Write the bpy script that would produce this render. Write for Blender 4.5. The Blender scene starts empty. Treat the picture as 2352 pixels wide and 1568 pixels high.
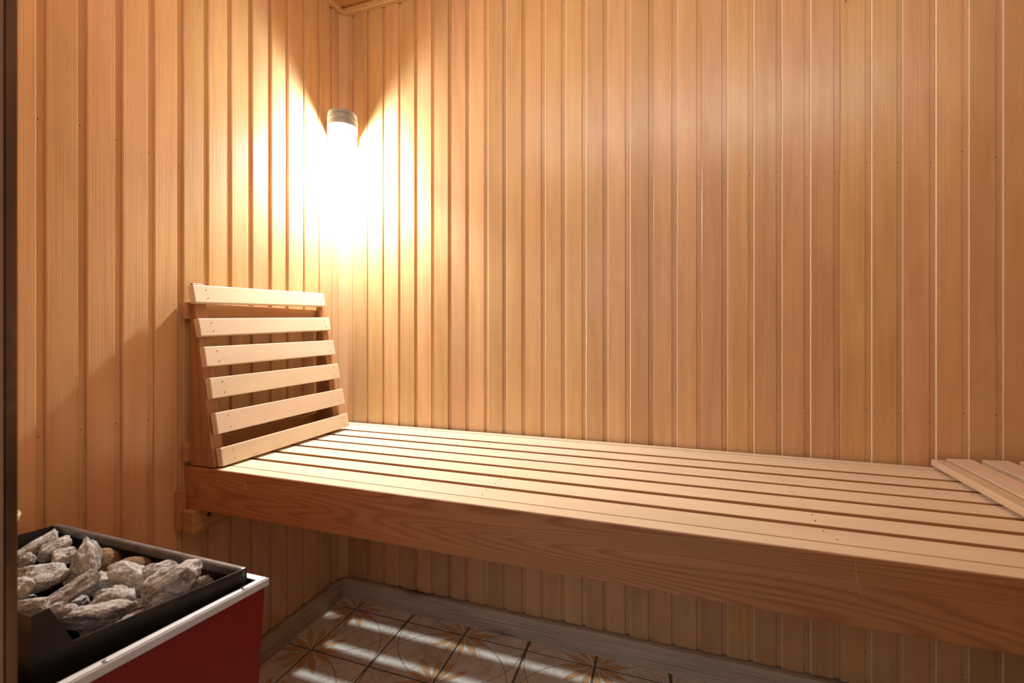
import bpy, bmesh, math, random
from mathutils import Vector, Matrix, Euler, noise

# ------------------------------------------------------------------ camera, world, lights, exposure
scene = bpy.context.scene
COL = scene.collection
cd = bpy.data.cameras.new('camera')
cam = bpy.data.objects.new('camera', cd)
COL.objects.link(cam)
cam.location = (1.1492, -1.3885, 1.0)
cam.rotation_euler = (math.pi / 2, 0, 0.3236)
cd.sensor_width = 36.0
cd.lens = 1010.87 / 2352 * 36.0
cd.shift_x = 0.0
cd.shift_y = -(784 - 763.48) / 2352
cd.clip_start = 0.01
cd.dof.use_dof = True
cd.dof.focus_distance = 1.45
cd.dof.aperture_fstop = 5.0
scene.camera = cam

world = bpy.data.worlds.new('world')
scene.world = world
world.use_nodes = True
bg = world.node_tree.nodes['Background']
bg.inputs[0].default_value = (0.80, 0.86, 1.0, 1)
bg.inputs[1].default_value = 0.35

vs = scene.view_settings
vs.view_transform = 'Standard'
vs.look = 'None'
vs.gamma = 1.0
vs.use_curve_mapping = False
vs.exposure = 0.0

def area_light(name, loc, target, sx, sy, power, color):
    l = bpy.data.lights.new(name, 'AREA')
    l.shape = 'RECTANGLE'; l.size = sx; l.size_y = sy
    l.energy = power; l.color = color
    o = bpy.data.objects.new(name, l); COL.objects.link(o)
    o.location = loc
    o.rotation_euler = (Vector(target) - Vector(loc)).to_track_quat('-Z', 'Y').to_euler()
    return o

# unseen area light added as fill from the anteroom side of the doorway
area_light('anteroom_fill_light', (0.60, -2.35, 1.45), (1.3, -0.3, 0.4), 0.7, 0.5, 3.2, (1.0, 0.93, 0.84))
# unseen wide soft fill added high above the door for the upper walls
area_light('fill_above_door', (1.25, -1.05, 2.10), (1.25, 0.0, 1.90), 1.7, 0.18, 7.6, (1.0, 0.93, 0.82))
# the bulb inside the corner lamp
LAMP = Vector((0.100, -0.120, 1.645))
pl = bpy.data.lights.new('lamp_bulb_light', 'POINT')
pl.energy = 24; pl.color = (0.84, 0.94, 1.0); pl.shadow_soft_size = 0.018
plo = bpy.data.objects.new('lamp_bulb_light', pl); COL.objects.link(plo)
plo.location = LAMP
# extra spot added at the bulb to brighten bench, floor and stones below
sp = bpy.data.lights.new('added_down_spot', 'SPOT')
sp.energy = 66; sp.color = (0.86, 0.95, 1.0); sp.shadow_soft_size = 0.018
sp.spot_size = math.radians(135); sp.spot_blend = 0.65
spo = bpy.data.objects.new('added_down_spot', sp); COL.objects.link(spo)
spo.location = LAMP

# ------------------------------------------------------------------ helpers
def link(name, bm, mat, parent=None, smooth=False, loc=None):
    me = bpy.data.meshes.new(name)
    bmesh.ops.recalc_face_normals(bm, faces=bm.faces[:])
    bm.to_mesh(me); bm.free()
    if mat: me.materials.append(mat)
    if smooth:
        me.polygons.foreach_set('use_smooth', [True] * len(me.polygons))
    o = bpy.data.objects.new(name, me)
    COL.objects.link(o)
    if parent: o.parent = parent
    if loc is not None: o.location = loc
    return o

def share(name, me, parent, loc=(0, 0, 0), rot=(0, 0, 0), scale=(1, 1, 1)):
    o = bpy.data.objects.new(name, me); COL.objects.link(o)
    o.parent = parent; o.location = loc; o.rotation_euler = rot; o.scale = scale
    return o

def tag(o, label=None, cat=None, group=None, kind=None):
    if label: o['label'] = label
    if cat: o['category'] = cat
    if group: o['group'] = group
    if kind: o['kind'] = kind
    return o

def empty(name, loc=(0, 0, 0), rz=0.0, **k):
    o = bpy.data.objects.new(name, None); COL.objects.link(o)
    o.location = loc; o.rotation_euler = (0, 0, rz); o.empty_display_size = .05
    tag(o, **k)
    return o

def bm_box(x0, x1, y0, y1, z0, z1, bevel=0.0, seg=2, bm=None):
    b = bmesh.new()
    bmesh.ops.create_cube(b, size=1)
    for v in b.verts:
        v.co = Vector(((x0 + x1) / 2 + v.co.x * (x1 - x0), (y0 + y1) / 2 + v.co.y * (y1 - y0), (z0 + z1) / 2 + v.co.z * (z1 - z0)))
    if bevel > 0:
        bmesh.ops.bevel(b, geom=b.edges[:], offset=bevel, segments=seg, profile=0.5, affect='EDGES')
    if bm is None: return b
    me = bpy.data.meshes.new('tmp'); b.to_mesh(me); b.free(); bm.from_mesh(me); bpy.data.meshes.remove(me)
    return bm

def bm_prism(poly, h0, h1, plane='xy', bevel=0.0):
    """extrude a 2D polygon; plane xy -> along z, xz -> along y, yz -> along x"""
    b = bmesh.new()
    def P(u, v, h):
        return (u, v, h) if plane == 'xy' else ((u, h, v) if plane == 'xz' else (h, u, v))
    lo = [b.verts.new(P(u, v, h0)) for u, v in poly]
    hi = [b.verts.new(P(u, v, h1)) for u, v in poly]
    b.faces.new(lo); b.faces.new(hi)
    n = len(poly)
    for i in range(n):
        b.faces.new((lo[i], lo[(i + 1) % n], hi[(i + 1) % n], hi[i]))
    bmesh.ops.recalc_face_normals(b, faces=b.faces[:])
    if bevel > 0:
        bmesh.ops.bevel(b, geom=b.edges[:], offset=bevel, segments=2, profile=0.5, affect='EDGES')
    return b

def bm_lathe(profile, n=32, bm=None, center=(0, 0, 0)):
    b = bm or bmesh.new()
    rings = []
    for r, z in profile:
        if r < 1e-6:
            rings.append([b.verts.new((center[0], center[1], center[2] + z))])
        else:
            rings.append([b.verts.new((center[0] + r * math.cos(2 * math.pi * i / n), center[1] + r * math.sin(2 * math.pi * i / n), center[2] + z)) for i in range(n)])
    for a, c in zip(rings[:-1], rings[1:]):
        for i in range(n):
            j = (i + 1) % n
            if len(a) == 1 and len(c) == 1: continue
            if len(a) == 1: b.faces.new((a[0], c[j], c[i]))
            elif len(c) == 1: b.faces.new((a[i], a[j], c[0]))
            else: b.faces.new((a[i], a[j], c[j], c[i]))
    return b

# ------------------------------------------------------------------ materials
class NT:
    def __init__(s, name):
        s.m = bpy.data.materials.new(name); s.m.use_nodes = True
        s.t = s.m.node_tree; s.b = s.t.nodes['Principled BSDF']
        s.out = s.t.nodes['Material Output']
    def n(s, typ, **k):
        nd = s.t.nodes.new(typ)
        for a, v in k.items(): setattr(nd, a, v)
        return nd
    def l(s, a, b): s.t.links.new(a, b)
    def setin(s, sock, v):
        if isinstance(v, bpy.types.NodeSocket): s.l(v, sock)
        else: sock.default_value = v
    def math(s, op, a, b=None, c=None, clamp=False):
        nd = s.n('ShaderNodeMath', operation=op, use_clamp=clamp)
        s.setin(nd.inputs[0], a)
        if b is not None: s.setin(nd.inputs[1], b)
        if c is not None: s.setin(nd.inputs[2], c)
        return nd.outputs[0]
    def mix(s, fac, a, b, mode='MIX'):
        nd = s.n('ShaderNodeMix', data_type='RGBA', blend_type=mode)
        s.setin(nd.inputs[0], fac)
        for i, v in ((6, a), (7, b)):
            if isinstance(v, tuple): v = (*v, 1) if len(v) == 3 else v
            s.setin(nd.inputs[i], v)
        return nd.outputs[2]
    def noise(s, vec, scale, detail=3, rough=0.5, dist=0.0):
        nd = s.n('ShaderNodeTexNoise')
        s.l(vec, nd.inputs['Vector']); nd.inputs['Scale'].default_value = scale
        nd.inputs['Detail'].default_value = detail; nd.inputs['Roughness'].default_value = rough
        nd.inputs['Distortion'].default_value = dist
        return nd.outputs['Fac']
    def mapping(s, vec, scale=(1, 1, 1), loc=(0, 0, 0)):
        nd = s.n('ShaderNodeMapping'); s.l(vec, nd.inputs['Vector'])
        nd.inputs['Scale'].default_value = scale; nd.inputs['Location'].default_value = loc
        return nd.outputs[0]
    def ramp(s, fac, stops):
        nd = s.n('ShaderNodeValToRGB'); s.l(fac, nd.inputs[0])
        e = nd.color_ramp.elements
        while len(e) < len(stops): e.new(0.5)
        for i, (p, c) in enumerate(stops):
            e[i].position = p
            e[i].color = (c, c, c, 1) if not isinstance(c, tuple) else (*c, 1)
        return nd.outputs[0]

def wood(name, light, dark, axis='z', rings=14.0, ring_amt=0.35, fine_amt=0.25, hue_var=0.12, val_var=0.12,
         rough=0.42, bump=0.12, knots=0.0, spec=0.5, across=22.0, yel=(1.0, 1.02, 0.86), pink=(1.02, 0.96, 1.04), scratches=0.0, coat=0.0, along=0.9, pins=0.0):
    N = NT(name)
    tc = N.n('ShaderNodeTexCoord'); oi = N.n('ShaderNodeObjectInfo')
    rnd = oi.outputs['Random']
    off = N.n('ShaderNodeCombineXYZ')
    N.l(N.math('MULTIPLY', rnd, 37.0), off.inputs[0]); N.l(N.math('MULTIPLY', rnd, 91.0), off.inputs[1]); N.l(N.math('MULTIPLY', rnd, 53.0), off.inputs[2])
    add = N.n('ShaderNodeVectorMath', operation='ADD')
    N.l(tc.outputs['Object'], add.inputs[0]); N.l(off.outputs[0], add.inputs[1])
    v = add.outputs[0]
    ia = 'xyz'.index(axis)
    def sc(al, ac): return tuple(al if i == ia else ac for i in range(3))
    # growth-ring contour lines: stretched low-frequency field times a ring count
    fld = N.noise(N.mapping(v, sc(along, across * 0.45)), 1.0, 2.0, 0.45, 0.25)
    r1 = N.math('SINE', N.math('MULTIPLY', fld, rings * 6.283))
    ringv = N.math('POWER', N.math('MULTIPLY_ADD', r1, 0.5, 0.5), 2.2)
    fine = N.noise(N.mapping(v, sc(2.5, 420)), 1.0, 3.0, 0.6)
    finer = N.ramp(fine, [(0.35, 0.0), (0.7, 1.0)])
    broad = N.noise(N.mapping(v, sc(1.3, 26)), 1.0, 3.0, 0.55)
    blot = N.noise(N.mapping(v, sc(5.0, 16)), 1.0, 4.0, 0.6, 0.6)
    f = N.math('MULTIPLY', ringv, ring_amt)
    f = N.math('ADD', f, N.math('MULTIPLY', finer, fine_amt))
    f = N.math('ADD', f, N.math('MULTIPLY', N.ramp(broad, [(0.3, 0.0), (0.75, 1.0)]), 0.30), clamp=True)
    c = N.mix(f, light, dark)
    c = N.mix(N.math('MULTIPLY', N.ramp(blot, [(0.38, 0.0), (0.72, 1.0)]), 0.22), c, tuple(x * .72 for x in dark))
    # every board its own tone
    r2 = N.math('FRACT', N.math('MULTIPLY', rnd, 17.31))
    r3 = N.math('FRACT', N.math('MULTIPLY', rnd, 71.7))
    tint = N.mix(r2, yel, pink)
    c = N.mix(min(1, hue_var * 6), c, N.mix(1.0, c, tint, 'MULTIPLY'))
    hsv = N.n('ShaderNodeHueSaturation')
    N.l(c, hsv.inputs['Color'])
    N.l(N.math('MULTIPLY_ADD', r3, val_var * 2, 1 - val_var), hsv.inputs['Value'])
    c = hsv.outputs[0]
    hgt = N.math('ADD', N.math('MULTIPLY', finer, 0.5), N.math('MULTIPLY', blot, 1.2))
    if knots > 0:
        vo = N.n('ShaderNodeTexVoronoi'); vo.feature = 'F1'
        N.l(N.mapping(v, sc(3.2, 9)), vo.inputs['Vector']); vo.inputs['Scale'].default_value = 1.0
        k = N.ramp(vo.outputs['Distance'], [(0.05, 1.0), (0.16, 0.55), (0.24, 0.0)])
        k2 = N.math('SINE', N.math('MULTIPLY', vo.outputs['Distance'], 95.0))
        c = N.mix(N.math('MULTIPLY', k, knots), c, tuple(x * .30 for x in dark))
        kr = N.ramp(vo.outputs['Distance'], [(0.1, 0.0), (0.2, 1.0), (0.42, 0.0)])
        c = N.mix(N.math('MULTIPLY', N.math('MULTIPLY', kr, N.math('MULTIPLY_ADD', k2, .5, .5)), knots * .4), c, tuple(x * .55 for x in dark))
    if pins > 0:
        vp = N.n('ShaderNodeTexVoronoi'); vp.feature = 'F1'
        N.l(N.mapping(v, sc(3.5, 9.0)), vp.inputs['Vector']); vp.inputs['Scale'].default_value = 1.0
        sepc = N.n('ShaderNodeSeparateColor'); N.l(vp.outputs['Color'], sepc.inputs[0])
        pk = N.math('MULTIPLY', N.ramp(vp.outputs['Distance'], [(0.0, 1.0), (0.010, 1.0), (0.022, 0.0)]), N.math('GREATER_THAN', sepc.outputs[0], 0.5))
        c = N.mix(N.math('MULTIPLY', pk, pins), c, (0.05, 0.02, 0.01))
        halo = N.math('MULTIPLY', N.ramp(vp.outputs['Distance'], [(0.0, 1.0), (0.10, 0.0)]), N.math('GREATER_THAN', sepc.outputs[0], 0.5))
        c = N.mix(N.math('MULTIPLY', halo, 0.3 * pins), c, tuple(x * .7 for x in dark))
    if scratches > 0:
        s1 = N.noise(N.mapping(v, (9, 9, 4)), 1.0, 1.0, 0.5, 0.6)
        s2 = N.noise(N.mapping(v, (6, 6, 6)), 1.0, 2.0)
        line = N.ramp(N.math('ABSOLUTE', N.math('SUBTRACT', s1, 0.5)), [(0.0, 1.0), (0.0035, 0.0)])
        msk = N.ramp(s2, [(0.55, 0.0), (0.62, 1.0)])
        sc_ = N.math('MULTIPLY', N.math('MULTIPLY', line, msk), scratches)
        c = N.mix(sc_, c, tuple(min(1, x * 1.5 + .08) for x in light))
    N.l(c, N.b.inputs['Base Color'])
    bp = N.n('ShaderNodeBump'); bp.inputs['Strength'].default_value = bump; bp.inputs['Distance'].default_value = 0.0015
    N.l(hgt, bp.inputs['Height']); N.l(bp.outputs[0], N.b.inputs['Normal'])
    rr = N.math('MULTIPLY_ADD', blot, 0.22, rough - 0.11)
    N.l(rr, N.b.inputs['Roughness'])
    N.b.inputs['Specular IOR Level'].default_value = spec
    N.b.inputs['Coat Weight'].default_value = coat
    N.b.inputs['Coat Roughness'].default_value = 0.3
    return N.m

def plain(name, col, rough=0.5, metal=0.0, var=0.15, nscale=30, bump=0.0, spec=0.5, col2=None):
    N = NT(name)
    tc = N.n('ShaderNodeTexCoord')
    nz = N.noise(tc.outputs['Object'], nscale, 5, 0.6)
    f = N.ramp(nz, [(0.3, 0.0), (0.7, 1.0)])
    c = N.mix(f, col, col2 if col2 else tuple(x * (1 - var) for x in col))
    N.l(c, N.b.inputs['Base Color'])
    N.b.inputs['Roughness'].default_value = rough; N.b.inputs['Metallic'].default_value = metal
    N.b.inputs['Specular IOR Level'].default_value = spec
    if bump > 0:
        bp = N.n('ShaderNodeBump'); bp.inputs['Strength'].default_value = bump; bp.inputs['Distance'].default_value = 0.001
        N.l(nz, bp.inputs['Height']); N.l(bp.outputs[0], N.b.inputs['Normal'])
    return N.m

M = {}
M['plank'] = wood('varnished_plank_wood', (0.69, 0.440, 0.220), (0.54, 0.290, 0.118), 'z', rings=5, ring_amt=0.28, fine_amt=0.36, rough=0.36, val_var=0.11, hue_var=0.12, bump=0.22, spec=0.5, coat=0.5, pins=0.9)
M['plank_ceiling'] = wood('varnished_ceiling_wood', (0.66, 0.355, 0.150), (0.48, 0.215, 0.07), 'x', rings=5, ring_amt=0.22, fine_amt=0.22, rough=0.4, val_var=0.10)
M['trim_x'] = wood('trim_wood_x', (0.68, 0.44, 0.215), (0.54, 0.30, 0.12), 'x', rings=5, ring_amt=0.2, val_var=0.05)
M['trim_y'] = wood('trim_wood_y', (0.68, 0.44, 0.215), (0.54, 0.30, 0.12), 'y', rings=5, ring_amt=0.2, val_var=0.05)
M['slat_x'] = wood('pale_bench_slat_wood', (0.80, 0.65, 0.48), (0.70, 0.53, 0.35), 'x', rings=4, ring_amt=0.12, fine_amt=0.22, rough=0.5, val_var=0.05, hue_var=0.08, bump=0.06, spec=0.35)
M['slat_y'] = wood('pale_backrest_slat_wood', (0.78, 0.62, 0.44), (0.68, 0.50, 0.32), 'y', rings=4, ring_amt=0.15, fine_amt=0.22, rough=0.5, val_var=0.05, hue_var=0.08, bump=0.06, spec=0.35)
M['side_z'] = wood('reddish_side_board_wood', (0.44, 0.215, 0.09), (0.28, 0.12, 0.042), 'z', rings=10, ring_amt=0.4, fine_amt=0.4, rough=0.5, val_var=0.04, bump=0.1)
M['bar_y'] = wood('reddish_cross_bar_wood', (0.56, 0.29, 0.13), (0.38, 0.16, 0.06), 'y', rings=10, ring_amt=0.4, fine_amt=0.3, rough=0.5, val_var=0.04)
M['front'] = wood('reddish_bench_front_wood', (0.50, 0.235, 0.098), (0.33, 0.125, 0.042), 'x', rings=34, along=0.7, ring_amt=0.62, fine_amt=0.25, rough=0.40, val_var=0.0, hue_var=0.0, bump=0.08, across=18, scratches=0.4)
M['beam_y'] = wood('rough_beam_wood', (0.55, 0.30, 0.12), (0.36, 0.17, 0.055), 'y', rings=10, ring_amt=0.35, rough=0.7, bump=0.3)
M['base_x'] = wood('weathered_grey_board_x', (0.70, 0.64, 0.53), (0.40, 0.34, 0.25), 'x', rings=60, along=0.2, ring_amt=0.6, fine_amt=0.3, rough=0.7, knots=0.9, val_var=0.0, hue_var=0.0, bump=0.2, across=22)
M['base_y'] = wood('weathered_grey_board_y', (0.56, 0.46, 0.32), (0.32, 0.24, 0.15), 'y', along=0.2, rings=40, ring_amt=0.5, fine_amt=0.3, rough=0.7, knots=0.5, val_var=0.0, hue_var=0.0, bump=0.2, across=22)
M['jamb'] = wood('dark_stained_jamb_wood', (0.30, 0.15, 0.06), (0.13, 0.055, 0.024), 'z', rings=9, ring_amt=0.5, rough=0.45, knots=0.9, val_var=0.0, hue_var=0.0, across=30)
M['jamb_light'] = wood('light_jamb_wood', (0.40, 0.27, 0.16), (0.30, 0.19, 0.10), 'z', rings=9, ring_amt=0.3, rough=0.5, val_var=0.0)
M['backing'] = plain('dark_backing', (0.12, 0.06, 0.025), 0.8)
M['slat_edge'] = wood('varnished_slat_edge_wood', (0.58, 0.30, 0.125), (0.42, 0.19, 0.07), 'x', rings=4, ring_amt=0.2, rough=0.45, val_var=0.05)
M['bare'] = plain('bare_pale_wood_edge', (0.92, 0.74, 0.52), 0.6, var=0.1)
M['nail'] = plain('rusty_nail', (0.03, 0.018, 0.012), 0.5, 0.3)
M['red'] = plain('red_enamel', (0.27, 0.006, 0.004), 0.28, 0.0, var=0.10, nscale=14, spec=0.5)
M['alu'] = plain('brushed_aluminium', (0.90, 0.90, 0.90), 0.40, 0.35, var=0.12, nscale=60)
M['steel'] = plain('sooty_steel', (0.085, 0.068, 0.055), 0.42, 0.75, nscale=26, col2=(0.05, 0.04, 0.034), bump=0.15)
M['black'] = plain('black_liner', (0.02, 0.018, 0.016), 0.55, 0.3)
M['rim_steel'] = plain('worn_rim_steel', (0.30, 0.28, 0.27), 0.45, 0.8, nscale=50, col2=(0.16, 0.14, 0.13))
M['screw'] = plain('dull_screw_steel', (0.35, 0.36, 0.33), 0.4, 0.8)
M['porcelain'] = plain('grey_cream_porcelain', (0.36, 0.35, 0.33), 0.35)
M['ladle'] = wood('pale_ladle_wood', (0.75, 0.58, 0.38), (0.62, 0.44, 0.26), 'z', rings=6, ring_amt=0.2, rough=0.5)

def stone_mat(name, base, brown, pale):
    N = NT(name)
    tc = N.n('ShaderNodeTexCoord'); oi = N.n('ShaderNodeObjectInfo')
    add = N.n('ShaderNodeVectorMath', operation='ADD')
    off = N.n('ShaderNodeCombineXYZ')
    for i in range(3): N.l(N.math('MULTIPLY', oi.outputs['Random'], 11.0 + 7 * i), off.inputs[i])
    N.l(tc.outputs['Object'], add.inputs[0]); N.l(off.outputs[0], add.inputs[1]); v = add.outputs[0]
    a = N.noise(v, 45, 6, 0.7); b = N.noise(v, 180, 5, 0.7); d = N.noise(v, 480, 3, 0.6)
    a2 = N.noise(v, 26, 7, 0.78, 0.6)
    c = N.mix(N.ramp(a2, [(0.43, 0.0), (0.64, 1.0)]), base, brown)
    c = N.mix(N.ramp(b, [(0.52, 0.0), (0.64, 0.6)]), c, pale)
    c = N.mix(N.ramp(d, [(0.30, 0.7), (0.45, 0.0)]), c, tuple(x * .3 for x in brown))
    N.l(c, N.b.inputs['Base Color']); N.b.inputs['Roughness'].default_value = 0.85
    N.b.inputs['Specular IOR Level'].default_value = 0.3
    h = N.math('ADD', N.math('MULTIPLY', b, 0.7), N.math('ADD', a, N.math('MULTIPLY', d, .35)))
    bp = N.n('ShaderNodeBump'); bp.inputs['Strength'].default_value = 0.9; bp.inputs['Distance'].default_value = 0.004
    N.l(h, bp.inputs['Height']); N.l(bp.outputs[0], N.b.inputs['Normal'])
    return N.m
M['stone'] = stone_mat('grey_brown_stone', (0.66, 0.63, 0.58), (0.19, 0.125, 0.075), (0.92, 0.91, 0.88))
M['stone_brown'] = stone_mat('rusty_brown_stone', (0.30, 0.17, 0.08), (0.20, 0.10, 0.042), (0.40, 0.26, 0.15))

def tile_mat():
    N = NT('marbled_tile_with_petals')
    tc = N.n('ShaderNodeTexCoord'); oi = N.n('ShaderNodeObjectInfo')
    sep = N.n('ShaderNodeSeparateXYZ'); N.l(tc.outputs['Object'], sep.inputs[0])
    u, w = sep.outputs[0], sep.outputs[1]           # local 0..1 across the pitch
    add = N.n('ShaderNodeVectorMath', operation='ADD')
    off = N.n('ShaderNodeCombineXYZ')
    for i in range(3): N.l(N.math('MULTIPLY', oi.outputs['Random'], 9.0 + 5 * i), off.inputs[i])
    N.l(tc.outputs['Object'], add.inputs[0]); N.l(off.outputs[0], add.inputs[1]); v = add.outputs[0]
    a = N.noise(v, 2.2, 5, 0.65, 0.8); b = N.noise(v, 7, 6, 0.7, 1.5)
    c = N.mix(N.ramp(a, [(0.35, 0.0), (0.7, 1.0)]), (0.84, 0.80, 0.70), (0.66, 0.58, 0.46))
    vein = N.ramp(N.math('ABSOLUTE', N.math('SUBTRACT', b, 0.5)), [(0.0, 1.0), (0.03, 0.0)])
    c = N.mix(N.math('MULTIPLY', vein, N.ramp(a, [(0.35, 0.15), (0.6, .9)])), c, (0.30, 0.20, 0.10))
    speck = N.noise(v, 90, 3, 0.7)
    petal_col = N.mix(N.ramp(speck, [(0.40, 0.0), (0.60, 1.0)]), (0.50, 0.22, 0.06), (0.74, 0.44, 0.20))
    for fy in (0.0, 1.0):
        dy = N.math('SUBTRACT', w, fy)
        r = N.math('SQRT', N.math('ADD', N.math('MULTIPLY', u, u), N.math('MULTIPLY', dy, dy)))
        ang = N.math('ARCTAN2', dy, u)
        # circle arcs, drawn from the grout to the outer petals
        arc = N.ramp(N.math('ABSOLUTE', N.math('SUBTRACT', r, 0.985)), [(0.0, 1.0), (0.004, 1.0), (0.008, 0.0)])
        lim = N.math('LESS_THAN', N.math('ABSOLUTE', ang), math.radians(65))
        c = N.mix(N.math('MULTIPLY', N.math('MULTIPLY', arc, lim), 0.75), c, (0.12, 0.07, 0.035))
        # twelve petals, 30 degrees apart, from 15 degrees
        k = N.math('DIVIDE', ang, math.radians(30))
        kf = N.math('SUBTRACT', N.math('SUBTRACT', k, N.math('FLOOR', k)), 0.5)
        da = N.math('MULTIPLY', kf, math.radians(30))
        along = N.math('MULTIPLY', r, N.math('COSINE', da)); acr = N.math('ABSOLUTE', N.math('MULTIPLY', r, N.math('SINE', da)))
        is45 = N.math('LESS_THAN', N.math('ABSOLUTE', N.math('SUBTRACT', N.math('ABSOLUTE', ang), math.radians(45))), math.radians(15))
        L = N.math('MULTIPLY_ADD', is45, 0.08, 0.44)
        t = N.math('DIVIDE', along, L)
        # half width: lens shape, starts at 0.08
        t2 = N.math('DIVIDE', N.math('SUBTRACT', t, 0.10), 0.90, clamp=True)
        wdt = N.math('MULTIPLY', N.math('SINE', N.math('MULTIPLY', N.math('POWER', t2, 1.25), math.pi)), 0.040)
        inside = N.math('LESS_THAN', acr, wdt)
        ol = N.math('SUBTRACT', N.math('LESS_THAN', acr, N.math('ADD', wdt, 0.007)), inside)
        rangeok = N.math('MULTIPLY', N.math('GREATER_THAN', t, 0.08), N.math('LESS_THAN', t, 1.0))
        c = N.mix(N.math('MULTIPLY', N.math('MULTIPLY', inside, rangeok), 0.9), c, petal_col)
        c = N.mix(N.math('MULTIPLY', N.math('MULTIPLY', ol, rangeok), 0.55), c, (0.20, 0.11, 0.05))
    N.l(c, N.b.inputs['Base Color'])
    N.b.inputs['Roughness'].default_value = 0.28
    bp = N.n('ShaderNodeBump'); bp.inputs['Strength'].default_value = 0.12; bp.inputs['Distance'].default_value = 0.02
    N.l(a, bp.inputs['Height']); N.l(bp.outputs[0], N.b.inputs['Normal'])
    return N.m
M['tile'] = tile_mat()
M['grout'] = plain('dark_grout', (0.16, 0.12, 0.085), 0.9)

# lamp glass: frosted, glowing, lets the bulb shine through
N = NT('glowing_frosted_glass')
em = N.n('ShaderNodeEmission'); em.inputs[0].default_value = (1.0, 0.94, 0.84, 1); em.inputs[1].default_value = 6.0
tr = N.n('ShaderNodeBsdfTransparent'); mx = N.n('ShaderNodeMixShader'); mx.inputs[0].default_value = 0.25
N.l(tr.outputs[0], mx.inputs[1]); N.l(em.outputs[0], mx.inputs[2]); N.l(mx.outputs[0], N.out.inputs['Surface'])
M['glass'] = N.m

# ------------------------------------------------------------------ room shell
RX, FY, CZ = 2.42, -1.15, 2.218          # right wall, front wall (door side), ceiling
PZ0 = 0.074                              # planks end just above the skirting
rng = random.Random(4)

def plank_mesh(name, face, groove, length, mat, chamfer=0.0020, depth=0.0058):
    """cross-section (u, n): face from u=0 to `face`, recessed tongue up to face+groove; extruded along +z"""
    prof = [(0, -0.011), (0, -chamfer), (chamfer, 0), (face - chamfer * .6, 0), (face, -chamfer * .6), (face, -depth),
            (face + groove, -depth), (face + groove, -0.011)]
    b = bmesh.new()
    lo = [b.verts.new((u, n, 0)) for u, n in prof]; hi = [b.verts.new((u, n, length)) for u, n in prof]
    k = len(prof)
    for i in range(k): b.faces.new((lo[i], lo[(i + 1) % k], hi[(i + 1) % k], hi[i]))
    b.faces.new(lo); b.faces.new(hi)
    bmesh.ops.recalc_face_normals(b, faces=b.faces[:])
    me = bpy.data.meshes.new(name); b.to_mesh(me); b.free(); me.materials.append(mat)
    return me

B_FACE = [(0.044, 0.053), (0.111, 0.119), (0.179, 0.190), (0.246, 0.260), (0.313, 0.326), (0.381, 0.394), (0.447, 0.461), (0.514, 0.529), (0.583, 0.597), (0.650, 0.664), (0.717, 0.731), (0.783, 0.797), (0.850, 0.864), (0.916, 0.929), (0.982, 0.996), (1.049, 1.064), (1.117, 1.131), (1.183, 1.198), (1.251, 1.265), (1.318, 1.333), (1.386, 1.400), (1.455, 1.469), (1.522, 1.537), (1.590, 1.606), (1.660, 1.674), (1.728, 1.740), (1.795, 1.808), (1.859, 1.873), (1.924, 1.938)]
A_FACE = [(-0.871, -0.857), (-0.806, -0.791), (-0.740, -0.726), (-0.674, -0.659), (-0.607, -0.592), (-0.540, -0.526), (-0.472, -0.459), (-0.405, -0.391), (-0.337, -0.323), (-0.272, -0.258), (-0.202, -0.188), (-0.130, -0.117), (-0.067, -0.053)]

nail_me = None
def nail_mesh():
    global nail_me
    if nail_me is None:
        b = bmesh.new(); bmesh.ops.create_cone(b, segments=8, radius1=0.0013, radius2=0.0010, depth=0.0012, cap_ends=True)
        nail_me = bpy.data.meshes.new('nail'); b.to_mesh(nail_me); b.free(); nail_me.materials.append(M['nail'])
    return nail_me

H = CZ - PZ0
# back wall: faces -y, planks run along +x
wall_back = tag(link('wall_back', bm_box(-0.03, RX + 0.03, 0.0105, 0.04, 0, CZ + .02), M['backing']), kind='structure')
def back_plank(x0, xf, x1, nails=True):
    # face from x0 to xf, groove xf..x1 ; outward normal is -y, so local n -> -y (rotate about z by 180 would mirror u; use own mesh)
    face, gr = xf - x0, x1 - xf
    me = plank_mesh('plank', face, gr, H, M['plank'], chamfer=rng.uniform(0.0010, 0.0020))
    for v in me.vertices: v.co.y = -v.co.y
    me.flip_normals()
    if rng.random() < (0.75 if x0 > 0.55 else 0.3):
        # shrunken boards show a bare unvarnished edge along their left arris
        me.materials.append(M['bare'])
        for k in (0, 1): me.polygons[k].material_index = 1
    dy = rng.uniform(-0.0007, 0.0006)
    o = share('plank', me, wall_back, (x0, dy, PZ0 + rng.uniform(-.0015, .001)))
    if nails:
        for z in (2.05, 1.435, 0.785, 0.155):
            share('nail', nail_mesh(), o, (face + gr * .38 + rng.uniform(-.002, .002), 0.0056, z - PZ0 + rng.uniform(-.015, .015)), (math.pi / 2, 0, 0))
    return o
back_plank(0.004, 0.0365, 0.053 - 0.0, False) if False else None
prev = 0.0
back_plank(0.010, B_FACE[0][0], B_FACE[0][1])
prev = B_FACE[0][1]
for a, b in B_FACE[1:]:
    back_plank(prev, a, b); prev = b
while prev < RX - 0.01:
    w = min(0.0672, RX - prev)
    back_plank(prev, prev + w * .785, prev + w); prev += w

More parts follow.
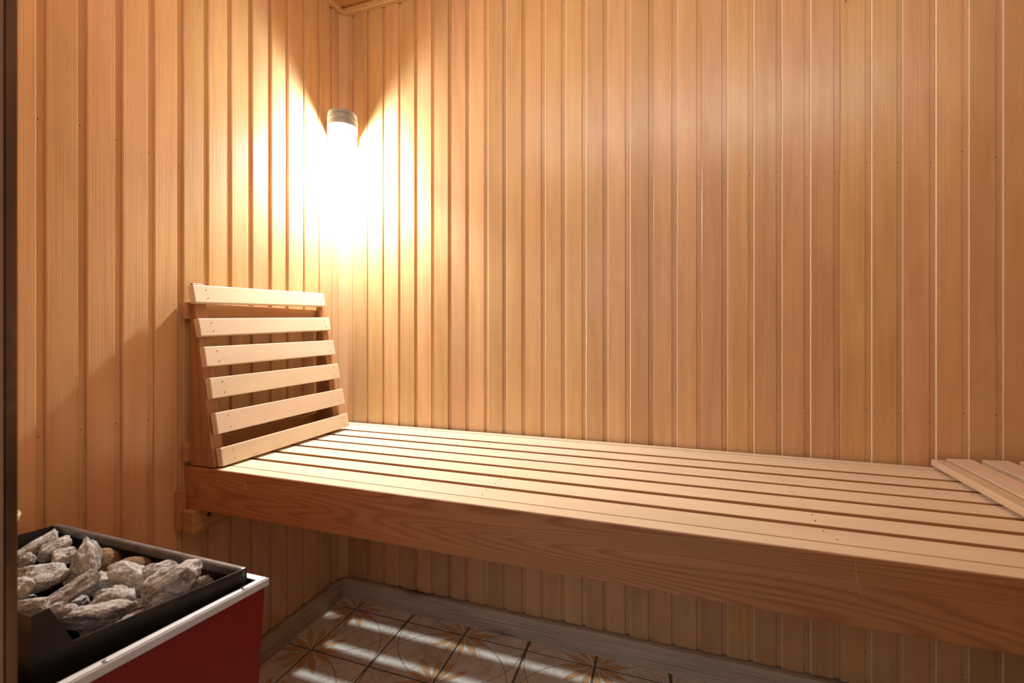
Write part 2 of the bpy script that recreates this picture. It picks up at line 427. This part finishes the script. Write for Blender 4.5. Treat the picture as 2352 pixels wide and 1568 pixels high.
# left wall: faces +x. face edges listed as (face end, groove end) towards the corner (+y)
wall_left = tag(link('wall_left', bm_box(-0.04, -0.0105, FY - .02, 0.03, 0, CZ + .02), M['backing']), kind='structure')
def left_plank(y0, yf, y1):
    face, gr = yf - y0, y1 - yf
    me = plank_mesh('plank', face, gr, H, M['plank'])
    for v in me.vertices: v.co.x, v.co.y = v.co.y, v.co.x          # u -> y, n -> x
    me.flip_normals()
    o = share('plank', me, wall_left, (rng.uniform(-0.0006, 0.0005), y0, PZ0 + rng.uniform(-.0015, .001)))
    for z in (2.05, 1.424, 0.785, 0.155):
        share('nail', nail_mesh(), o, (-0.0056, face + gr * .45 + rng.uniform(-.002, .002), z - PZ0 + rng.uniform(-.012, .012)), (0, math.pi / 2, 0))
    return o
edges = []
g = A_FACE[0][1] - 0.0672
ys = []
while g > FY:
    ys.append(g); g -= 0.0672
ys = ys[::-1]
start = FY
for e in ys:
    if e - start > .02: left_plank(start, e - .0145, e)
    start = e
for a, b in A_FACE:
    left_plank(start, a, b); start = b
left_plank(start, -0.012, -0.004)

# right wall and front wall (with the door opening), boarded the same way
wall_right = tag(link('wall_right', bm_box(RX + 0.0105, RX + .04, FY - .02, 0.03, 0, CZ + .02), M['backing']), kind='structure')
me_r = plank_mesh('plank', 0.0527, 0.0145, H, M['plank'])
for v in me_r.vertices: v.co.x, v.co.y = -v.co.y, v.co.x
y = FY
while y + .0672 < 0.0:
    share('plank', me_r, wall_right, (RX, y, PZ0)); y += .0672
DX0, DX1, DZ = 0.612, 1.46, 1.92
wf = bm_box(-0.03, DX0 - .033, FY - .09, FY - .0105, 0, CZ + .02)
bm_box(DX1, RX + .03, FY - .09, FY - .0105, 0, CZ + .02, bm=wf)
bm_box(DX0, DX1, FY - .09, FY - .0105, DZ, CZ + .02, bm=wf)
wall_front = tag(link('wall_front', wf, M['backing']), kind='structure')
me_f = plank_mesh('plank', 0.0527, 0.0145, H, M['plank'])
me_f2 = plank_mesh('plank', 0.0527, 0.0145, CZ - DZ - .02, M['plank'])
x = 0.012
while x + .0672 < RX:
    if x + .0672 < DX0 - .045 or x > DX1 + .04: share('plank', me_f, wall_front, (x, FY, PZ0))
    elif x > DX0 - .02 and x + .0672 < DX1 + .04: share('plank', me_f2, wall_front, (x, FY, DZ + .02))
    x += .0672

# corner fillet strip
tag(link('trim_1', bm_prism([(0.0, -0.004), (0.0, -0.0215), (0.0022, -0.0225), (0.0262, -0.0012), (0.026, 0.0), (0.004, 0.004)], PZ0, CZ), M['plank']), kind='structure')

# ceiling boards run along x
ceiling = tag(link('ceiling', bm_box(-.03, RX + .03, FY - .02, .03, CZ + .0105, CZ + .04), M['backing']), kind='structure')
me_c = plank_mesh('board', 0.083, 0.0125, RX - .004, M['plank_ceiling'])
for v in me_c.vertices:
    u, n, l = v.co; v.co = (l, u, -n)
me_c.flip_normals()
y = -0.018
while y > FY - .05:
    y -= .0955
    if y < FY + .0: break
    share('board', me_c, ceiling, (0.002, y, CZ))
share('board', me_c, ceiling, (0.002, -0.018, CZ), scale=(1, .19, 1))
# ceiling trims
t2 = tag(link('trim_2', bm_prism([(0.0, 2.2), (-0.016, 2.2), (-0.018, 2.202), (-0.018, CZ), (0.0, CZ)], 0.018, RX, 'yz'), M['trim_x']), kind='structure')
t3 = tag(link('trim_3', bm_prism([(0.0, 2.2), (0.016, 2.2), (0.018, 2.202), (0.018, CZ), (0.0, CZ)], FY, -0.0005, 'xz'), M['trim_y']), kind='structure')
for t, pts, r in ((t2, [(0.107, -0.0186, 2.209), (0.62, -0.0186, 2.21), (1.2, -0.0186, 2.209)], (math.pi / 2, 0, 0)), (t3, [(0.0186, -0.08, 2.209), (0.0186, -0.6, 2.209)], (0, math.pi / 2, 0))):
    for p in pts: share('nail', nail_mesh(), t, p, r)

# skirting boards
tag(link('baseboard_back', bm_prism([(-0.017, 0.0), (-0.017, 0.068), (-0.015, 0.0702), (0.010, 0.0702), (0.010, 0.0)], 0.0005, RX, 'yz'), M['base_x']), kind='structure')
tag(link('baseboard_left', bm_prism([(0.017, 0.0), (0.017, 0.068), (0.015, 0.0702), (-0.010, 0.0702), (-0.010, 0.0)], FY, -0.0176, 'xz'), M['base_y']), kind='structure')

# floor: grout bed with single tiles
floor = tag(link('floor', bm_box(-.03, RX + .03, -2.6, .03, -0.05, -0.0025), M['grout']), kind='structure')
PX, PY, GX = 0.2145, 0.213, 0.0022
tb = bm_box(GX / PX, 1 - GX / PX, GX / PY, 1 - GX / PY, -0.008, 0.0, 0)
for v in tb.verts: pass
tile_me = bpy.data.meshes.new('tile')
top_edges = [e for e in tb.edges if all(abs(v.co.z) < 1e-6 for v in e.verts)]
bmesh.ops.bevel(tb, geom=top_edges, offset=0.006, segments=1, affect='EDGES')
tb.to_mesh(tile_me); tb.free(); tile_me.materials.append(M['tile'])
for i in range(-1, 11):
    for j in range(-11, 1):
        x0, y0 = 0.107 + PX * i, -0.2735 + PY * (j + 1)
        if x0 > RX or y0 > 0.0: continue
        if y0 < -1.4: continue
        if i % 2 == 0: share('tile', tile_me, floor, (x0, y0, 0), (0, 0, 0), (PX, PY, 1))
        else: share('tile', tile_me, floor, (x0 + PX, y0 + PY, 0), (0, 0, math.pi), (PX, PY, 1))

# door frame of the opening the photograph is taken through
door = empty('door_1', (DX0 - .02, FY, 0), kind='structure')
link('jamb', bm_box(-0.012, 0.0, -0.0080, 0.0, 0, DZ, 0.001), M['jamb'], door)
link('jamb', bm_box(-0.012, 0.0, -0.115, -0.0092, 0, DZ, 0.001), M['jamb_light'], door)
link('jamb', bm_box(DX1 - DX0 + .012, DX1 - DX0 + .03, -0.115, 0.0, 0, DZ, 0.002), M['jamb'], door)
link('header', bm_box(0, DX1 - DX0 + .03, -0.115, 0.0, DZ, DZ + .02, 0.002), M['jamb'], door)

# ------------------------------------------------------------------ bench
BT = 0.6616
bench = empty('sauna_bench', (0.0, -0.30, 0.0), label='long slatted wooden bench along the back wall with broad reddish front board', cat='bench')
def bpart(name, bm, mat): 
    for v in bm.verts: v.co.y += 0.30
    return link(name, bm, mat, bench)
bpart('front_board', bm_box(0.0015, 2.405, -0.5905, -0.5555, 0.5540, BT - 0.0008, 0.0022, 3), M['front'])
bpart('worn_top_edge', bm_box(0.108, 2.405, -0.5885, -0.5560, BT - 0.0016, BT, 0.0006, 1), M['slat_x'])
SL = [(-0.5525, -0.4945), (-0.4795, -0.4205), (-0.4060, -0.3470), (-0.3325, -0.2720), (-0.2580, -0.1970), (-0.1830, -0.1255), (-0.1110, -0.0350)]
rs = random.Random(9)
for a, b in SL:
    o = bpart('slat', bm_box(0.030, 2.385, a, b, BT - 0.0215, BT + rs.uniform(-.0006, .0004), 0.0018, 2), M['slat_x'])
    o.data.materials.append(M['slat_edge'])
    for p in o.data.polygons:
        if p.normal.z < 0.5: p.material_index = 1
    for X in (0.80, 1.42, 1.77):
        for dy in (0.015, 0.045):
            share('nail', nail_mesh(), o, (X + rs.uniform(-.006, .006), a + dy + .30, BT + 0.0001))
bpart('back_strip', bm_box(0.030, 2.385, -0.0335, -0.0120, BT - 0.02, BT + 0.002, 0.0015), M['slat_x'])
for X in (0.78, 1.40, 2.05):
    bpart('crossmember', bm_box(X, X + 0.045, -0.5550, -0.010, BT - 0.075, BT - 0.0222, 0.002), M['beam_y'])
bpart('end_rail', bm_box(0.0015, 0.0280, -0.5550, -0.012, 0.575, BT - 0.001, 0.0015), M['front'])

ledger = empty('support_ledger', (0, -0.3, 0.52), label='short rough wooden beam carrying the left end of the bench, fixed to the left wall', cat='beam')
link('beam', bm_box(0.0115, 0.0480, -0.3035, 0.27, -0.0250, 0.0335, 0.0025), M['beam_y'], ledger)
link('wall_cleat', bm_prism([(-0.3140, -0.0190), (0.27, -0.0190), (0.27, 0.0325), (-0.2915, 0.0325), (-0.2915, 0.0840), (-0.3140, 0.0840)], 0.0010, 0.0108, 'yz', 0.0008), M['bar_y'], ledger)
b = bmesh.new(); bmesh.ops.create_cone(b, segments=16, radius1=0.0055, radius2=0.0045, depth=0.003, cap_ends=True)
sc_ = link('screw', b, M['steel'], ledger); sc_.rotation_euler = (0, math.pi / 2, 0); sc_.location = (0.0490, -0.262, 0.0120)

# ------------------------------------------------------------------ backrest leaning at the left end of the bench
br = empty('backrest', (0.06, -0.35, BT), label='upright slatted wooden backrest standing at the left end of the bench', cat='backrest')
# slats from the top: (x front, y near, y far, z top near, z top far, face height)
ROWS = [(0.043, -0.600, -0.144, 1.120, 1.137, 0.0455), (0.057, -0.596, -0.133, 1.0355, 1.0535, 0.0450), (0.070, -0.591, -0.128, 0.9645, 0.974, 0.0500),
        (0.084, -0.587, -0.122, 0.8865, 0.8925, 0.0520), (0.098, -0.583, -0.115, 0.7995, 0.8045, 0.0535), (0.112, -0.580, -0.108, 0.7120, 0.7180, 0.0455)]
lean = math.radians(10.2)
for i, (xf, y0, y1, z0, z1, h) in enumerate(ROWS):
    L = y1 - y0
    bm = bm_box(-0.0180, 0.0, 0.0, L, -h, 0.0, 0.0018, 2)
    s = link('slat', bm, M['slat_y'], br)
    roll = math.atan2(z1 - z0, L)
    s.location = (xf - 0.06, y0 + 0.35, z0 - BT)
    s.rotation_euler = Euler((roll, -lean * -1 * -1, 0), 'XYZ')
    for yy in (0.033, L - 0.026):
        for k, zz in enumerate((-0.012, -h + 0.012)):
            share('nail', nail_mesh(), s, (0.0002, yy + (0.002 if k else 0), zz), (0, math.pi / 2, 0))
# side boards: straight rear edge, sloping front edge
def side(y0, y1, dz):
    top = 1.126 + dz
    poly = [(0.0185, 0.6640), (0.1000, 0.6640), (0.0990, 0.672), (0.0255, top), (0.0185, top)]
    poly = [(x - .06, z - BT) for x, z in poly]
    return link('side_board', bm_prism(poly, y0 + .35, y1 + .35, 'xz', 0.0012), M['side_z'], br)
side(-0.5880, -0.5580, 0.0)
side(-0.1560, -0.1300, 0.012)
link('cross_bar', bm_box(0.0020 - .06, 0.0178 - .06, -0.5975 + .35, -0.115 + .35, 1.034 - BT, 1.077 - BT, 0.0012), M['bar_y'], br)
link('cross_bar', bm_box(0.0020 - .06, 0.0178 - .06, -0.5975 + .35, -0.115 + .35, 0.6730 - BT, 0.7190 - BT, 0.0012), M['bar_y'], br)

# ------------------------------------------------------------------ low headrest lying at the right end of the bench
hr = empty('headrest', (1.819, -0.016, BT), math.radians(-4.2), label='low slatted wooden headrest lying on the right end of the bench', cat='headrest')
def hslat(x0, x1, zt, th, mat, tilt=0.0):
    bm = bm_box(0, x1 - x0, -0.475, 0.0, -th, 0.0, 0.0025, 2)
    o = link('slat', bm, mat, hr); o.location = (x0, 0, zt); o.rotation_euler = (0, tilt, 0); return o
hslat(-0.028, 0.012, 0.0235, 0.016, M['slat_y'], 0.02)
xx, zz = 0.0, 0.0275
for k in range(7):
    x0 = 0.000 + 0.0665 * k
    hslat(x0 + 0.0005, x0 + 0.0505, zz + 0.0042 * k, 0.017 if k else 0.0035, M['slat_y'], -0.06)
for y0, y1 in ((-0.06, -0.035), (-0.44, -0.415)):
    link('side_board', bm_prism([(-0.02, 0.0008), (0.46, 0.0008), (0.46, 0.036), (0.014, 0.0065), (-0.02, 0.0062)], y0, y1, 'xz'), M['side_z'], hr)

# ------------------------------------------------------------------ corner lamp
lamp = empty('wall_lamp', (0.10, -0.12, 1.723), label='glowing wall lamp with ribbed grey housing high in the room corner', cat='lamp')
def d_shape(profile, back, n=28):
    """ribbed housing: half round in front (-v), straight sides running back to the wall plate"""
    b = bmesh.new(); rings = []
    for r, z in profile:
        pts = [(r, back)] + [(r * math.cos(a), r * math.sin(a)) for a in [-math.pi * k / n for k in range(n + 1)]] + [(-r, back)]
        rings.append([b.verts.new((x, y, z)) for x, y in pts])
    k = len(rings[0])
    for p, q in zip(rings[:-1], rings[1:]):
        for i in range(k - 1): b.faces.new((p[i], p[i + 1], q[i + 1], q[i]))
    b.faces.new(rings[0]); b.faces.new(rings[-1])
    return b
bm = d_shape([(0.042, 0.040), (0.048, 0.036), (0.048, 0.028), (0.0450, 0.026), (0.0450, 0.022), (0.050, 0.019), (0.050, 0.008), (0.0470, 0.006), (0.0470, 0.002), (0.0500, -0.001), (0.0500, -0.012), (0.0460, -0.015), (0.039, -0.015)], 0.083)
housing = link('housing', bm, M['porcelain'], lamp); housing.rotation_euler = (0, 0, math.atan2(0.640, 0.768))
bm = bm_lathe([(0.034, -0.0155), (0.036, -0.022), (0.038, -0.045), (0.037, -0.080), (0.031, -0.102), (0.018, -0.113), (0.0, -0.116)], 32)
link('glass_shade', bm, M['glass'], lamp, smooth=True)
plate = link('wall_plate', bm_prism([(-0.054, 0.044), (0.054, 0.044), (0.050, -0.036), (-0.050, -0.036)], -0.004, 0.004, 'xz', 0.0015), M['porcelain'], lamp)
plate.rotation_euler = (0, 0, math.atan2(0.640, 0.768)); plate.location = (-0.0570, 0.0683, 0.0)

# ------------------------------------------------------------------ heater
heater = empty('sauna_heater', (0.30, -0.99, 0.0), label='low red sauna heater with aluminium rim and open dark stone tray beside the door', cat='heater')
HO = Vector((0.30, -0.99))
AZ = 0.630
outer = [(0.060, -0.874), (0.5886, -0.874), (0.5530, -1.128), (0.020, -1.128)]
inner = [(0.074, -0.8855), (0.5775, -0.8855), (0.5430, -1.118), (0.034, -1.118)]
def loc2(p): return (p[0] - HO.x, p[1] - HO.y)
# rim: four mitred strips with a lip hanging down outside
for i in range(4):
    j = (i + 1) % 4
    b = bmesh.new()
    o0, o1, i0, i1 = loc2(outer[i]), loc2(outer[j]), loc2(inner[i]), loc2(inner[j])
    T, Bz = AZ, AZ - 0.0012; LZ = AZ - 0.0115
    cen = Vector((0, 0))
    def inset(p, d=0.0014): 
        v = Vector(p); return tuple(v + (cen - v).normalized() * d)
    ring0 = [b.verts.new((*i0, Bz)), b.verts.new((*i0, T)), b.verts.new((*o0, T)), b.verts.new((*o0, LZ)), b.verts.new((*inset(o0), LZ)), b.verts.new((*inset(o0), Bz))]
    ring1 = [b.verts.new((*i1, Bz)), b.verts.new((*i1, T)), b.verts.new((*o1, T)), b.verts.new((*o1, LZ)), b.verts.new((*inset(o1), LZ)), b.verts.new((*inset(o1), Bz))]
    for k in range(6): b.faces.new((ring0[k], ring0[(k + 1) % 6], ring1[(k + 1) % 6], ring1[k]))
    b.faces.new(ring0); b.faces.new(ring1)
    bmesh.ops.recalc_face_normals(b, faces=b.faces[:])
    bmesh.ops.bevel(b, geom=[e for e in b.edges if all(abs(v.co.z - T) < 1e-6 for v in e.verts) and all(tuple(round(c, 4) for c in v.co[:2]) in (tuple(round(c, 4) for c in o0), tuple(round(c, 4) for c in o1)) for v in e.verts)], offset=0.0018, segments=3, affect='EDGES')
    strip = link('rim_strip', b, M['alu'], heater)
    if i == 1:
        for px, py in ((0.5790, -0.9080), (0.5570, -1.0640)):
            sb = bmesh.new(); bmesh.ops.create_uvsphere(sb, u_segments=12, v_segments=6, radius=0.0034)
            for v in sb.verts: v.co.z *= 0.28
            so = link('screw', sb, M['screw'], strip, smooth=True); so.location = (px - HO.x, py - HO.y, AZ + 0.0002)
# casing panels, slightly tapering towards the floor
def taper(p, s): return ((p[0] - 0.0) * s, (p[1]) * s)
top = [loc2((0.064, -0.877)), loc2((0.5845, -0.877)), loc2((0.5495, -1.125)), loc2((0.024, -1.125))]
bot = [taper(p, 0.90) for p in top]
b = bmesh.new()
t_ = [b.verts.new((*p, AZ - 0.002)) for p in top]; l_ = [b.verts.new((*p, 0.10)) for p in bot]
for i in range(4): b.faces.new((l_[i], l_[(i + 1) % 4], t_[(i + 1) % 4], t_[i]))
b.faces.new(l_)
bmesh.ops.recalc_face_normals(b, faces=b.faces[:])
bmesh.ops.solidify(b, geom=b.faces[:], thickness=0.0012)
link('casing', b, M['red'], heater)
for fx, fy in ((-0.18, 0.08), (0.18, 0.08), (-0.18, -0.09), (0.18, -0.09)):
    link('foot', bm_box(fx - .015, fx + .015, fy - .015, fy + .015, 0.0, 0.101, 0.002), M['black'], heater)
# dark inner liner below the gap
li = [loc2(p) for p in inner]
b = bmesh.new()
a_ = [b.verts.new((*p, AZ - 0.004)) for p in li]; c_ = [b.verts.new((p[0] * .99, p[1] * .99, AZ - 0.16)) for p in li]
for i in range(4): b.faces.new((a_[i], a_[(i + 1) % 4], c_[(i + 1) % 4], c_[i]))
b.faces.new(c_)
bmesh.ops.solidify(b, geom=b.faces[:], thickness=0.001)
link('liner', b, M['black'], heater)
# tray
TZ, TB = 0.650, 0.520
tr4 = [(0.107, -0.885 - 0.004), (0.567, -0.893), (0.5095, -1.1050), (0.062, -1.100)]
tl = [loc2(p) for p in tr4]
def wall_poly(p0, p1, prof, th, name, mat):
    """vertical sheet from p0 to p1; prof = list of (t along 0..1, z) top outline"""
    P0, P1 = Vector(p0), Vector(p1); d = (P1 - P0); nrm = Vector((-d.y, d.x)).normalized() * th
    if nrm.dot(-(P0 + P1) / 2) < 0: nrm = -nrm
    b = bmesh.new()
    pts = [(0, TB), *prof, (1, TB)]
    f0 = [b.verts.new((*(P0 + d * t), z)) for t, z in pts]; f1 = [b.verts.new((*(P0 + d * t + nrm), z)) for t, z in pts]
    b.faces.new(f0); b.faces.new(f1)
    n = len(pts)
    for i in range(n): b.faces.new((f0[i], f0[(i + 1) % n], f1[(i + 1) % n], f1[i]))
    return link(name, b, mat, heater)
wall_poly(tl[0], tl[1], [(0, TZ), (1, TZ)], 0.0015, 'tray_wall', M['steel'])
wall_poly(tl[1], tl[2], [(0, TZ), (0.849, TZ), (0.936, 0.6975), (1, 0.695)], 0.0015, 'tray_wall', M['steel'])
wall_poly(tl[2], tl[3], [(0, 0.695), (1, 0.695)], 0.0015, 'tray_wall', M['steel'])
wall_poly(tl[3], tl[0], [(0, 0.695), (0.07, 0.6975), (0.16, TZ), (1, TZ)], 0.0015, 'tray_wall', M['steel'])
# folded flange along the back edge
fl = bm_prism([(tl[0][0], tl[0][1] + .0005), (tl[1][0], tl[1][1] + .0005), (tl[1][0] - .002, tl[1][1] - .0085), (tl[0][0] - .001, tl[0][1] - .0085)], TZ - 0.0135, TZ + .0015, 'xy', 0.003)
link('rim_flange', fl, M['rim_steel'], heater, smooth=False)
b = bmesh.new(); b.faces.new([b.verts.new((*p, TB)) for p in tl]); bmesh.ops.solidify(b, geom=b.faces[:], thickness=0.001)
link('tray_bottom', b, M['black'], heater)

# ------------------------------------------------------------------ stones
STONES = [
(0.135,-0.925,0.635,0.0635,0.0271,28,1.14,0.32,'slab',0,'long pale-topped flat stone in the back left corner of the heater tray'),
(0.178,-0.927,0.632,0.0476,0.0279,18,1.13,0.33,'ov',0,'rounded stone just in front of the long flat stone in the tray corner'),
(0.217,-0.937,0.630,0.0340,0.0230,5,1.12,0.34,'ov',0,'small pale-topped stone left of the tall pointed stone'),
(0.186,-0.972,0.635,0.0260,0.0325,-10,1.16,0.33,'ov',0,'upright small stone at the left edge, half hidden by the door jamb'),
(0.266,-0.986,0.632,0.0640,0.0510,5,1.14,0.36,'blk',0,'big blocky pale-topped stone at the left of the tray beside the jamb'),
(0.297,-0.948,0.640,0.0520,0.0590,0,1.09,0.36,'tri',0,'tall pointed triangular stone standing above its neighbours'),
(0.286,-0.921,0.620,0.0400,0.0400,-10,1.07,0.37,'egg',1,'round rusty brown stone behind the tall pointed stone'),
(0.356,-0.918,0.625,0.0440,0.0280,-12,1.03,0.38,'egg',1,'rounded brown stone by the back rim, middle of the tray'),
(0.415,-0.951,0.640,0.0560,0.0335,-38,1.03,0.40,'slab',0,'slanting slab stone with a bright upper edge in the tray middle'),
(0.500,-0.953,0.648,0.0770,0.0507,38,0.98,0.42,'blk',0,'largest stone, brown and angular, leaning near the right front rim'),
(0.430,-0.930,0.637,0.0500,0.0360,0,0.98,0.40,'ov',0,'rough pale-crusted stone behind the largest stone'),
(0.494,-0.915,0.623,0.0380,0.0230,20,0.92,0.43,'ov',0,'small rough stone in the right corner of the tray'),
(0.374,-1.007,0.640,0.0580,0.0300,28,1.11,0.39,'wedge',0,'wedge-shaped stone with raised bright tip in the left front'),
(0.352,-0.956,0.620,0.0400,0.0390,10,1.07,0.40,'ov',0,'grey stone low between the pointed stone and the slanting slab'),
(0.440,-0.992,0.632,0.0570,0.0410,-12,1.06,0.43,'blk',0,'squarish speckled stone left of the largest stone near the front rim'),
(0.485,-1.034,0.650,0.0600,0.0250,-8,1.08,0.43,'slab',0,'bright flat-topped stone lying near the notch of the tray rim'),
(0.314,-1.029,0.645,0.0240,0.0260,0,1.16,0.37,'ov',0,'pale small stone at the left edge below the big blocky stone'),
(0.400,-1.056,0.655,0.0430,0.0240,-5,1.15,0.40,'ov',0,'very pale stone lying against the raised front guard of the heater'),
(0.382,-1.024,0.630,0.0320,0.0200,10,1.13,0.41,'ov',0,'small bright stone peeping over the slanted end of the tray guard'),
(0.394,-1.019,0.625,0.0200,0.0150,0,1.12,0.42,'egg',0,'tiny rounded stone between the small bright stone and the flat-topped stone'),
(0.479,-1.022,0.612,0.0850,0.0190,22,1.07,0.46,'slab',0,'long pale sliver of stone lying along the front rim by the notch'),
(0.470,-0.966,0.615,0.0300,0.0210,-20,1.01,0.45,'ov',1,'low rusty stone between the squarish stone and the front rim'),
(0.477,-0.908,0.612,0.0240,0.0200,0,0.94,0.44,'egg',1,'small brown stone tucked between the largest and the corner stone'),
]
DEEP = [(0.381,-1.050,0.600,0.040,0.030,30,1.13,.43,'ov'), (0.25,-0.930,0.590,0.046,0.036,0,1.1,.39,'ov'), (0.361,-0.932,0.588,0.046,0.036,10,1.05,.41,'blk'),
        (0.43,-0.948,0.586,0.046,0.036,0,.96,.45,'ov'), (0.17,-0.95,0.588,0.050,0.036,0,1.1,.4,'blk'), (0.22,-1.0,0.588,0.05,0.036,20,1.1,.4,'ov'),
        (0.31,-0.985,0.588,0.05,0.036,-20,1.1,.4,'ov'), (0.40,-0.985,0.588,0.05,0.036,0,1.1,.4,'ov'), (0.47,-1.00,0.580,0.05,0.036,0,1.1,.4,'blk'),
        (0.33,-1.06,0.590,0.05,0.036,0,1.1,.4,'ov'), (0.25,-1.06,0.590,0.05,0.036,10,1.1,.4,'ov'), (0.45,-1.065,0.590,0.04,0.03,10,1.1,.4,'ov'), (0.52,-0.94,0.585,0.036,0.03,10,1.1,.4,'ov'), (0.13,-0.99,0.590,0.048,0.036,5,1.1,.4,'ov'), (0.12,-1.05,0.590,0.048,0.036,15,1.1,.4,'blk'), (0.18,-1.06,0.592,0.048,0.036,-10,1.1,.4,'ov')]
def make_stone(seed, w, h, kind):
    r = random.Random(seed * 7 + 3)
    b = bmesh.new(); bmesh.ops.create_icosphere(b, subdivisions=5, radius=1.0)
    dpt = {'slab': 0.62, 'blk': 0.85, 'egg': 0.9, 'ov': 0.85, 'tri': 0.6, 'wedge': 0.6}[kind]
    # random cutting planes give broken facets
    planes = []
    if kind != 'egg':
        for _ in range(13):
            n = Vector((r.gauss(0, 1), r.gauss(0, 1), r.gauss(0, 1))).normalized()
            planes.append((n, r.uniform(0.50, 0.82)))
    if kind == 'slab': planes += [(Vector((0.05, -.35, 0.93)).normalized(), 0.50)]
    if kind == 'blk': planes += [(Vector((.25, -.3, .92)).normalized(), .62), (Vector((-.9, -.2, .3)).normalized(), .7)]
    so = Vector((seed * 3.7, seed * 1.3, 0))
    for v in b.verts:
        p = v.co.copy()
        for n, d in planes:
            k = p.dot(n)
            if k > d: p -= n * (k - d) * 0.93
        if kind == 'egg': amp, f = 0.05, 1.6
        else: amp, f = 0.13, 1.9
        q = p.normalized()
        p += q * amp * noise.noise(p * f + so)
        p += q * 0.050 * noise.noise(p * 5.5 + so)
        if kind != 'egg': p += q * (0.040 * noise.noise(p * 12 + so) + 0.022 * noise.noise(p * 30 + so))
        if kind == 'tri':
            t = (p.z + 1) / 2; p.x = p.x * (1.15 - 0.85 * t) + 0.18 * (t - .4)
            p.z *= 1.08
        if kind == 'wedge':
            t = (p.x + 1) / 2; p.z = p.z * (0.75 + 0.35 * t); p.x *= 1.05
        v.co = Vector((p.x * w / 2 * 1.20, p.y * max(w, h) / 2 * dpt, p.z * h / 2 * 1.28))
    return b
def place_stone(i, s):
    x, y, z, w, h, tilt, az, pit, kind = s[:9]
    brown = len(s) > 9 and s[9]
    o = link('sauna_stone', make_stone(i + 1, w, h, kind), M['stone_brown'] if brown else M['stone'], smooth=kind == 'egg' or True)
    Rm = Matrix.Rotation(az, 4, 'Z') @ Matrix.Rotation(-pit, 4, 'X') @ Matrix.Rotation(-math.radians(tilt), 4, 'Y')
    o.rotation_euler = Rm.to_euler(); o.location = (x, y, z)
    return o
for i, s in enumerate(STONES):
    tag(place_stone(i, s), s[10], 'stone', 'stones on the heater tray')
for i, s in enumerate(DEEP):
    s = (s[0], s[1], s[2] + 0.004, s[3] * 1.08, s[4] * 1.08, *s[5:])
    tag(place_stone(i + 40, s), 'dark heater stone deep in the tray, mostly hidden beneath the upper stones', 'stone', 'buried stones deep in the tray')

# ------------------------------------------------------------------ wooden ladle peeping out beside the jamb
ladle = empty('ladle', (0.4735, -1.128, 0.800), label='pale wooden ladle, only its curved tip showing beside the dark door jamb', cat='ladle')
bm = bmesh.new()
bm_lathe([(0.0, -0.026), (0.014, -0.024), (0.024, -0.014), (0.0285, 0.002), (0.0275, 0.004), (0.0255, 0.002), (0.021, -0.012), (0.010, -0.020), (0.0, -0.021)], 28, bm)
bowl = link('bowl', bm, M['ladle'], ladle, smooth=True)
hb = bm_prism([(-0.006, 0.0), (0.006, 0.0), (0.005, 0.26), (0.0, 0.268), (-0.005, 0.26)], -0.003, 0.003, 'xz', 0.001)
hd = link('handle', hb, M['ladle'], ladle); hd.location = (-0.0265, 0, -0.002); hd.rotation_euler = (0, math.radians(-8), 0)
